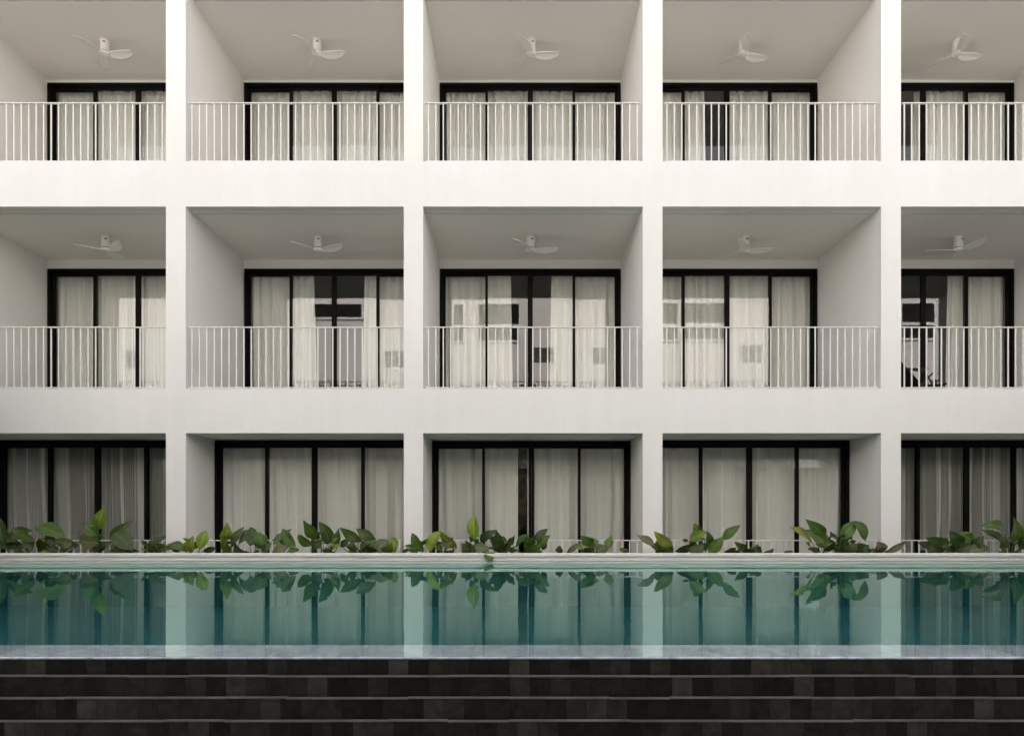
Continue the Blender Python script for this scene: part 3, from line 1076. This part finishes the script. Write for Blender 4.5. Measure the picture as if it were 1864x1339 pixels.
PL = [
 (1, 'dark wide-leaved plant at the far left end of the planter',
  [(30, 900, 0, 705, 90, 'd'), (40, 870, 235, 800, 110, 'd'), (250, 870, 90, 770, 80, 'm'), (100, 925, 0, 830, 100, 'd'), (110, 940, 200, 890, 70, 'b'), (150, 890, 20, 800, 80, 'd'), (230, 930, 170, 830, 70, 'd')]),
 (1, 'low plant with one flat arching leaf over pale curtains of the leftmost bay',
  [(460, 850, 245, 755, 95, 'm'), (265, 940, 370, 840, 95, 'd'), (550, 900, 370, 860, 75, 'g'), (320, 930, 430, 935, 40, 'd'), (430, 945, 560, 895, 75, 'd'), (390, 900, 330, 820, 60, 'd')]),
 (1, 'tall plant with an upright bright leaf in front of the leftmost ground-floor door',
  [(690, 790, 742, 625, 88, 'l'), (690, 840, 595, 748, 85, 'm'), (560, 870, 700, 875, 115, 'g'), (700, 905, 560, 830, 90, 'd'), (670, 945, 790, 870, 70, 'd'), (600, 930, 690, 800, 80, 'd')]),
 (1, 'plant with a drooping dark leaf and one pale yellow leaf on the stone edge',
  [(775, 840, 935, 735, 65, 'm'), (810, 810, 940, 935, 115, 'd'), (775, 940, 950, 940, 85, 'p'), (880, 930, 985, 948, 40, 'd')]),
 (1, 'small dark plant just left of the first white pier',
  [(1045, 935, 1175, 830, 65, 'd'), (1100, 940, 1245, 910, 50, 'd'), (1060, 948, 1130, 910, 40, 'd')]),
 (1, 'plant with two upright bright leaves just right of the first white pier',
  [(1310, 940, 1185, 880, 62, 'm'), (1310, 945, 1365, 835, 68, 'l'), (1410, 930, 1455, 780, 80, 'l'), (1435, 945, 1530, 910, 42, 'd'), (1270, 945, 1210, 890, 50, 'd')]),
 (2, 'narrow upright light green plant by the second ground-floor door jamb',
  [(115, 870, 128, 745, 68, 'l'), (150, 950, 90, 835, 80, 'm'), (160, 890, 250, 765, 62, 'g'), (180, 895, 270, 950, 80, 'd'), (215, 890, 340, 780, 75, 'g')]),
 (2, 'dark plant with slim bare stalks before the second bay left pane',
  [(290, 905, 330, 800, 105, 'd'), (375, 905, 350, 810, 80, 'm'), (380, 950, 450, 880, 55, 'd'), (330, 880, 290, 765, 60, 'd')]),
 (2, 'plant with a leaning dark spear leaf above grey undersides',
  [(455, 890, 585, 790, 58, 'g'), (612, 910, 520, 772, 85, 'm'), (450, 950, 575, 895, 62, 'g'), (560, 945, 640, 930, 50, 'm'), (480, 900, 560, 860, 40, 'd')]),
 (2, 'tallest plant of the second bay with broad glossy leaves before the centre stile',
  [(730, 900, 630, 815, 80, 'm'), (795, 855, 668, 712, 100, 'm'), (852, 885, 780, 733, 78, 'd'), (740, 920, 810, 850, 62, 'd'), (880, 860, 845, 780, 62, 'g'), (905, 930, 920, 770, 68, 'd'), (720, 880, 800, 800, 60, 'd')]),
 (2, 'bushy olive plant with an arched leaf to the left of the second white pier',
  [(1090, 870, 928, 780, 82, 'm'), (930, 910, 1000, 850, 52, 'd'), (1185, 860, 1040, 768, 82, 'g'), (1022, 950, 1025, 862, 78, 'd'), (1070, 945, 1185, 858, 78, 'g'), (1180, 950, 1110, 890, 62, 'd')]),
 (2, 'plant with a round bright leaf touching the left side of the second white pier',
  [(1175, 950, 1275, 855, 105, 'g'), (1320, 950, 1305, 843, 88, 'l'), (1230, 950, 1300, 890, 70, 'm'), (800, 935, 895, 950, 38, 'd')]),
 (2, 'small plant with one oval leaf in front of the second white pier',
  [(1460, 950, 1390, 893, 52, 'd'), (1518, 945, 1438, 813, 88, 'm'), (1370, 952, 1430, 930, 30, 'd')]),
 (2, 'plant with two yellowish leaves arching apart at the middle door left jamb',
  [(1560, 945, 1645, 798, 92, 'l'), (1755, 915, 1635, 788, 78, 'l'), (1640, 905, 1705, 870, 50, 'g'), (1690, 952, 1740, 940, 25, 'd')]),
 (3, 'plant with one tall round-tipped light leaf and a leaf hanging over the stone edge',
  [(487, 865, 478, 688, 92, 'l'), (475, 940, 388, 880, 95, 'g'), (520, 875, 645, 780, 68, 'd'), (480, 905, 585, 945, 72, 'g'), (565, 950, 605, 1008, 72, 'm'), (460, 950, 530, 890, 60, 'm')]),
 (3, 'dark star-shaped plant with pointed leaves in the middle bay',
  [(690, 920, 640, 783, 75, 'd'), (670, 930, 580, 838, 62, 'd'), (690, 905, 765, 823, 45, 'd'), (600, 885, 695, 945, 62, 'd'), (690, 950, 745, 885, 62, 'd'), (720, 945, 800, 940, 30, 'd')]),
 (3, 'dense dark plant before the centre stile of the middle door',
  [(775, 915, 875, 813, 48, 'd'), (905, 895, 830, 838, 85, 'm'), (905, 865, 1000, 783, 58, 'd'), (925, 905, 1012, 823, 78, 'm'), (830, 950, 965, 890, 78, 'm'), (860, 948, 965, 940, 32, 'd'), (960, 930, 1000, 870, 50, 'd')]),
 (3, 'single tiny dark leaf sprout between larger plants of the middle bay',
  [(1085, 957, 1083, 905, 55, 'd'), (1070, 957, 1105, 925, 30, 'd')]),
 (3, 'plant with four spreading mid-green leaves before the right panes of the middle door',
  [(1135, 955, 1252, 875, 42, 'g'), (1320, 885, 1232, 823, 78, 'm'), (1285, 905, 1362, 868, 72, 'm'), (1420, 925, 1446, 825, 64, 'm'), (1340, 950, 1425, 905, 82, 'g'), (1250, 952, 1330, 905, 62, 'd')]),
 (3, 'little lone leaf lying low at the right jamb of the middle door',
  [(1575, 957, 1500, 922, 38, 'm'), (1560, 957, 1530, 935, 25, 'd')]),
 (4, 'light plant with leaves leaning left in front of the third white pier',
  [(285, 915, 148, 813, 60, 'b'), (405, 915, 272, 798, 75, 'l'), (330, 950, 288, 860, 80, 'm'), (410, 950, 340, 898, 62, 'g'), (300, 940, 250, 880, 50, 'm')]),
 (4, 'wide plant with two upswept spear leaves in the second bay from the right',
  [(420, 942, 578, 868, 60, 'd'), (525, 945, 628, 895, 88, 'g'), (525, 865, 652, 793, 74, 'l'), (615, 835, 560, 748, 64, 'm'), (665, 895, 640, 790, 62, 'd'), (662, 955, 762, 830, 90, 'm'), (755, 865, 882, 760, 64, 'm'), (620, 940, 650, 880, 60, 'd'), (440, 955, 500, 925, 50, 'g')]),
 (4, 'low brown-tinged plant spreading sideways before a centre stile',
  [(770, 955, 860, 908, 62, 'd'), (935, 935, 838, 873, 55, 'd'), (900, 957, 988, 913, 48, 'b'), (1035, 957, 968, 912, 58, 'd'), (1045, 957, 1122, 925, 38, 'm')]),
 (4, 'flat dark leaf barely rising above the stone between two larger plants',
  [(1188, 958, 1262, 950, 22, 'd'), (1200, 957, 1225, 938, 14, 'd')]),
 (4, 'large plant with three long leaves leaning left in the second bay from the right',
  [(1390, 880, 1226, 758, 66, 'l'), (1492, 825, 1343, 713, 80, 'm'), (1515, 905, 1345, 798, 100, 'm'), (1445, 950, 1363, 922, 52, 'd'), (1545, 930, 1485, 850, 64, 'd'), (1480, 940, 1560, 880, 60, 'd')]),
 (4, 'dense rounded plant with two leaves arching over at the fourth door right jamb',
  [(1590, 865, 1695, 728, 90, 'm'), (1685, 728, 1765, 880, 105, 'm'), (1620, 935, 1715, 890, 85, 'g'), (1545, 945, 1605, 875, 74, 'd'), (1690, 950, 1795, 895, 105, 'd'), (1580, 900, 1650, 850, 70, 'd'), (1600, 955, 1700, 930, 60, 'd')]),
 (5, 'grey-brown plant with a broad crinkled leaf before the fourth white pier',
  [(860, 957, 830, 875, 105, 'b'), (878, 957, 1035, 880, 48, 'g'), (800, 955, 850, 920, 40, 'd')]),
 (5, 'dark plant with leaves pointing left beside the black chair',
  [(1345, 885, 1168, 835, 64, 'm'), (1295, 955, 1155, 868, 84, 'd'), (1190, 905, 1118, 873, 52, 'd'), (1330, 940, 1260, 880, 60, 'd')]),
 (5, 'dense dark plant with a pale dried leaf at its foot in the rightmost bay',
  [(1425, 895, 1338, 803, 80, 'd'), (1510, 875, 1395, 808, 84, 'm'), (1480, 948, 1612, 918, 74, 'g'), (1380, 945, 1500, 890, 84, 'd'), (1330, 930, 1430, 880, 74, 'd'), (1500, 930, 1580, 830, 60, 'd')]),
 (5, 'tall dark plant with a broad upright leaf at the far right end of the planter',
  [(1730, 805, 1558, 743, 85, 'm'), (1760, 895, 1565, 798, 70, 'd'), (1790, 885, 1790, 708, 115, 'm'), (1830, 935, 1880, 800, 90, 'd'), (1700, 880, 1620, 810, 70, 'd'), (1850, 900, 1960, 830, 90, 'd')]),
]
for q, (rg, lab, lv) in enumerate(PL):
    plant(rg, lab, lv, 100 + q, 0 if len(lv) < 3 else 1)

# ------------------------------------------------------------------ the other side of the courtyard (seen mirrored in the glass)
opp = empty('opposite_building', (0, -24.1, 0))
tag(opp, 'pale building opposite, mirrored in the middle-floor glass doors', 'building')
ow = MB()
OH = 15.0
def ox(px):
    return (px - 943) / 29.95
def oz(py):
    return CZ + (930 - py) / 29.95
wins = [(ox(822), ox(846), oz(622), oz(549)), (ox(867), ox(948), oz(622), oz(549)),
        (ox(1205), ox(1238), oz(620), oz(547)), (ox(1244), ox(1328), oz(620), oz(547)),
        (ox(1640), ox(1706), oz(618), oz(548)), (ox(566), ox(661), oz(580), oz(549)), (ox(430), ox(500), oz(580), oz(549))]
wins += [(a, b, z0 - 5.6, z1 - 5.6) for a, b, z0, z1 in wins]
ow.box(-27, 27, -0.3, 0, 0, OH)
ow.box(-27, 27, -10, -9.7, 0, OH)
ow.box(-27, -26.7, -9.7, -0.3, 0, OH)
ow.box(26.7, 27, -9.7, -0.3, 0, OH)
ow.box(-26.7, 26.7, -9.7, -0.3, OH - 0.4, OH - 0.1)
ow.build('wall', M['opp'], opp)
for a, b, z0, z1 in wins:
    wf = MB()
    t = 0.12
    wf.box(a, b, 0.003, 0.10, z0, z0 + t)
    wf.box(a, b, 0.003, 0.10, z1 - t, z1)
    wf.box(a, a + t, 0.003, 0.10, z0 + t, z1 - t)
    wf.box(b - t, b, 0.003, 0.10, z0 + t, z1 - t)
    if z1 - z0 > 1.5:
        wf.box(a + t, b - t, 0.003, 0.12, z0 + 0.9, z0 + 1.08)
    wob = wf.build('window', M['wall'], opp)
    MB().box(a + t, b - t, 0.003, 0.04, z0 + t, z1 - t).build('pane', M['frame'], wob)
for px0, px1, py0, py1 in ((972, 1008, 630, 658), (1078, 1104, 630, 660), (1348, 1388, 626, 658), (697, 735, 636, 666), (225, 255, 635, 668)):
    lv = MB()
    a, b, z0, z1 = ox(px0), ox(px1), oz(py1), oz(py0)
    n = 7
    for k in range(n):
        zc = z0 + (k + 0.5) * (z1 - z0) / n
        lv.box(a, b, 0.004, 0.05, zc - 0.045, zc + 0.025)
    lvo = lv.build('louvre_vent', M['frame'], opp)

def tree(name, loc, h, r, seed, label, n=2600):
    rnd = random.Random(seed)
    e = empty(name, loc)
    tag(e, label, 'tree', 'trees beside the pool')
    tk = MB()
    tk.tube([(0, 0, -0.1), (0.05, 0.02, h * 0.25), (-0.04, 0.05, h * 0.5), (0.03, 0, h * 0.8)], [0.16, 0.12, 0.09, 0.03], 10)
    tips = []
    for k in range(11):
        a = rnd.uniform(0, 6.28)
        z0 = rnd.uniform(0.2, 0.7) * h
        rr = r * rnd.uniform(0.45, 0.85)
        p = (math.cos(a) * rr, math.sin(a) * rr, min(h * 0.95, z0 + rnd.uniform(0.1, 0.3) * h))
        tk.tube([(0, 0, z0), (p[0] * 0.5, p[1] * 0.5, z0 + (p[2] - z0) * 0.6), p], [0.06, 0.04, 0.015], 6)
        tips.append((Vector(p), rnd.uniform(0.35, 0.6) * r))
        tips.append((Vector((p[0] * 0.5, p[1] * 0.5, z0 + 0.1 * h)), rnd.uniform(0.35, 0.55) * r))
    tk.build('trunk', M['bark'], e)
    cr = MB()
    for q in range(n):
        c, rr = rnd.choice(tips)
        d = Vector((rnd.gauss(0, 1), rnd.gauss(0, 1), rnd.gauss(0, 0.8))).normalized()
        p = c + d * rr * rnd.uniform(0.3, 1.0) ** 0.6
        u = Vector((rnd.gauss(0, 1), rnd.gauss(0, 1), rnd.gauss(0, 0.6))).normalized()
        v = u.cross(d)
        if v.length < 0.1:
            continue
        v.normalize()
        L = rnd.uniform(0.12, 0.22)
        wv = L * 0.35
        cr.grid([[p - u * L * 0.5, p - u * L * 0.5], [p - v * wv, p + v * wv], [p + u * L * 0.5, p + u * L * 0.5]], smooth=False)
    cr.build('crown', M['tree_leaf'], e)
    return e
tree('leafy_tree', (-10.5, -2.3, 0), 4.7, 1.9, 11, 'leafy tree mirrored in the leftmost ground-floor door', 7500)
tree('leafy_tree', (-11.6, -6.0, 0), 5.2, 1.9, 12, 'second leafy tree off the left end of the pool, farther from the hotel')
tree('leafy_tree', (10.4, -2.3, 0), 4.7, 1.9, 13, 'leafy tree mirrored in the rightmost ground-floor door', 7500)
tree('leafy_tree', (11.8, -6.0, 0), 5.0, 1.9, 14, 'second leafy tree off the right end of the pool, farther from the hotel')

# covered walkway the photographer stands under; its eave is mirrored in the ground-floor glass
pv = empty('covered_walkway', (0, -12, 0))
tag(pv, 'covered walkway with a pale flat roof facing the hotel across the pool', 'walkway')
rf = MB()
rf.box(-14, 14, -1.6, 2.6, 3.02, 3.3)
rf.build('roof', M['roof'], pv)
for x in (-12, -6, 6, 12):
    MB().box(x - 0.12, x + 0.12, 2.2, 2.44, 0.004, 3.017).build('post', M['timber'], pv)

def hedge(x0, x1, y0, y1, h, seed, label, across=False):  # unseen hedges, added to cut low light and give dark reflections
    rnd = random.Random(seed)
    e = empty('added_hedge', ((x0 + x1) / 2, (y0 + y1) / 2, 0))
    tag(e, label, 'hedge', 'hedges added to shade the courtyard')
    hx, hy = (x1 - x0) / 2, (y1 - y0) / 2
    MB().box(-hx + 0.3, hx - 0.3, -hy + 0.3, hy - 0.3, 0, h - 0.35).build('branches', M['bark'], e)
    cr = MB()
    for q in range(14000 if across else 9000):
        side = rnd.random()
        y = rnd.uniform(-hy, hy)
        z = rnd.uniform(0, h)
        bul = 0.18 * math.sin(1.3 * y + seed) + 0.15 * math.sin(2.1 * z + y)
        if across and side < 0.8:
            x, y = rnd.uniform(-hx, hx), hy + 0.18 * math.sin(1.3 * y + z) - rnd.random() ** 2 * 0.5
        elif side < 0.8:
            x = (hx + bul - rnd.random() ** 2 * 0.5) * (-1 if x0 > 0 else 1)
        else:
            x = rnd.uniform(-hx, hx)
            z = h + bul - rnd.random() * 0.5
        p = Vector((x, y, z))
        u = Vector((rnd.gauss(0, 1), rnd.gauss(0, 1), rnd.gauss(0, 1))).normalized()
        v = u.orthogonal().normalized()
        L = rnd.uniform(0.2, 0.4)
        cr.grid([[p - u * L * 0.5, p - u * L * 0.5], [p - v * L * 0.3, p + v * L * 0.3], [p + u * L * 0.5, p + u * L * 0.5]], smooth=False)
    cr.build('foliage', M['tree_leaf'], e)
hedge(-16.0, -13.6, -22, -0.5, 5.7, 21, 'unseen hedge added to darken the left side of the courtyard')
hedge(13.8, 16.2, -22, -0.5, 5.7, 22, 'unseen hedge added to darken the right side of the courtyard')
hedge(-16.0, 16.2, -24.0, -22.05, 8.8, 23, 'unseen long hedge added behind the covered walkway to block low light', True)
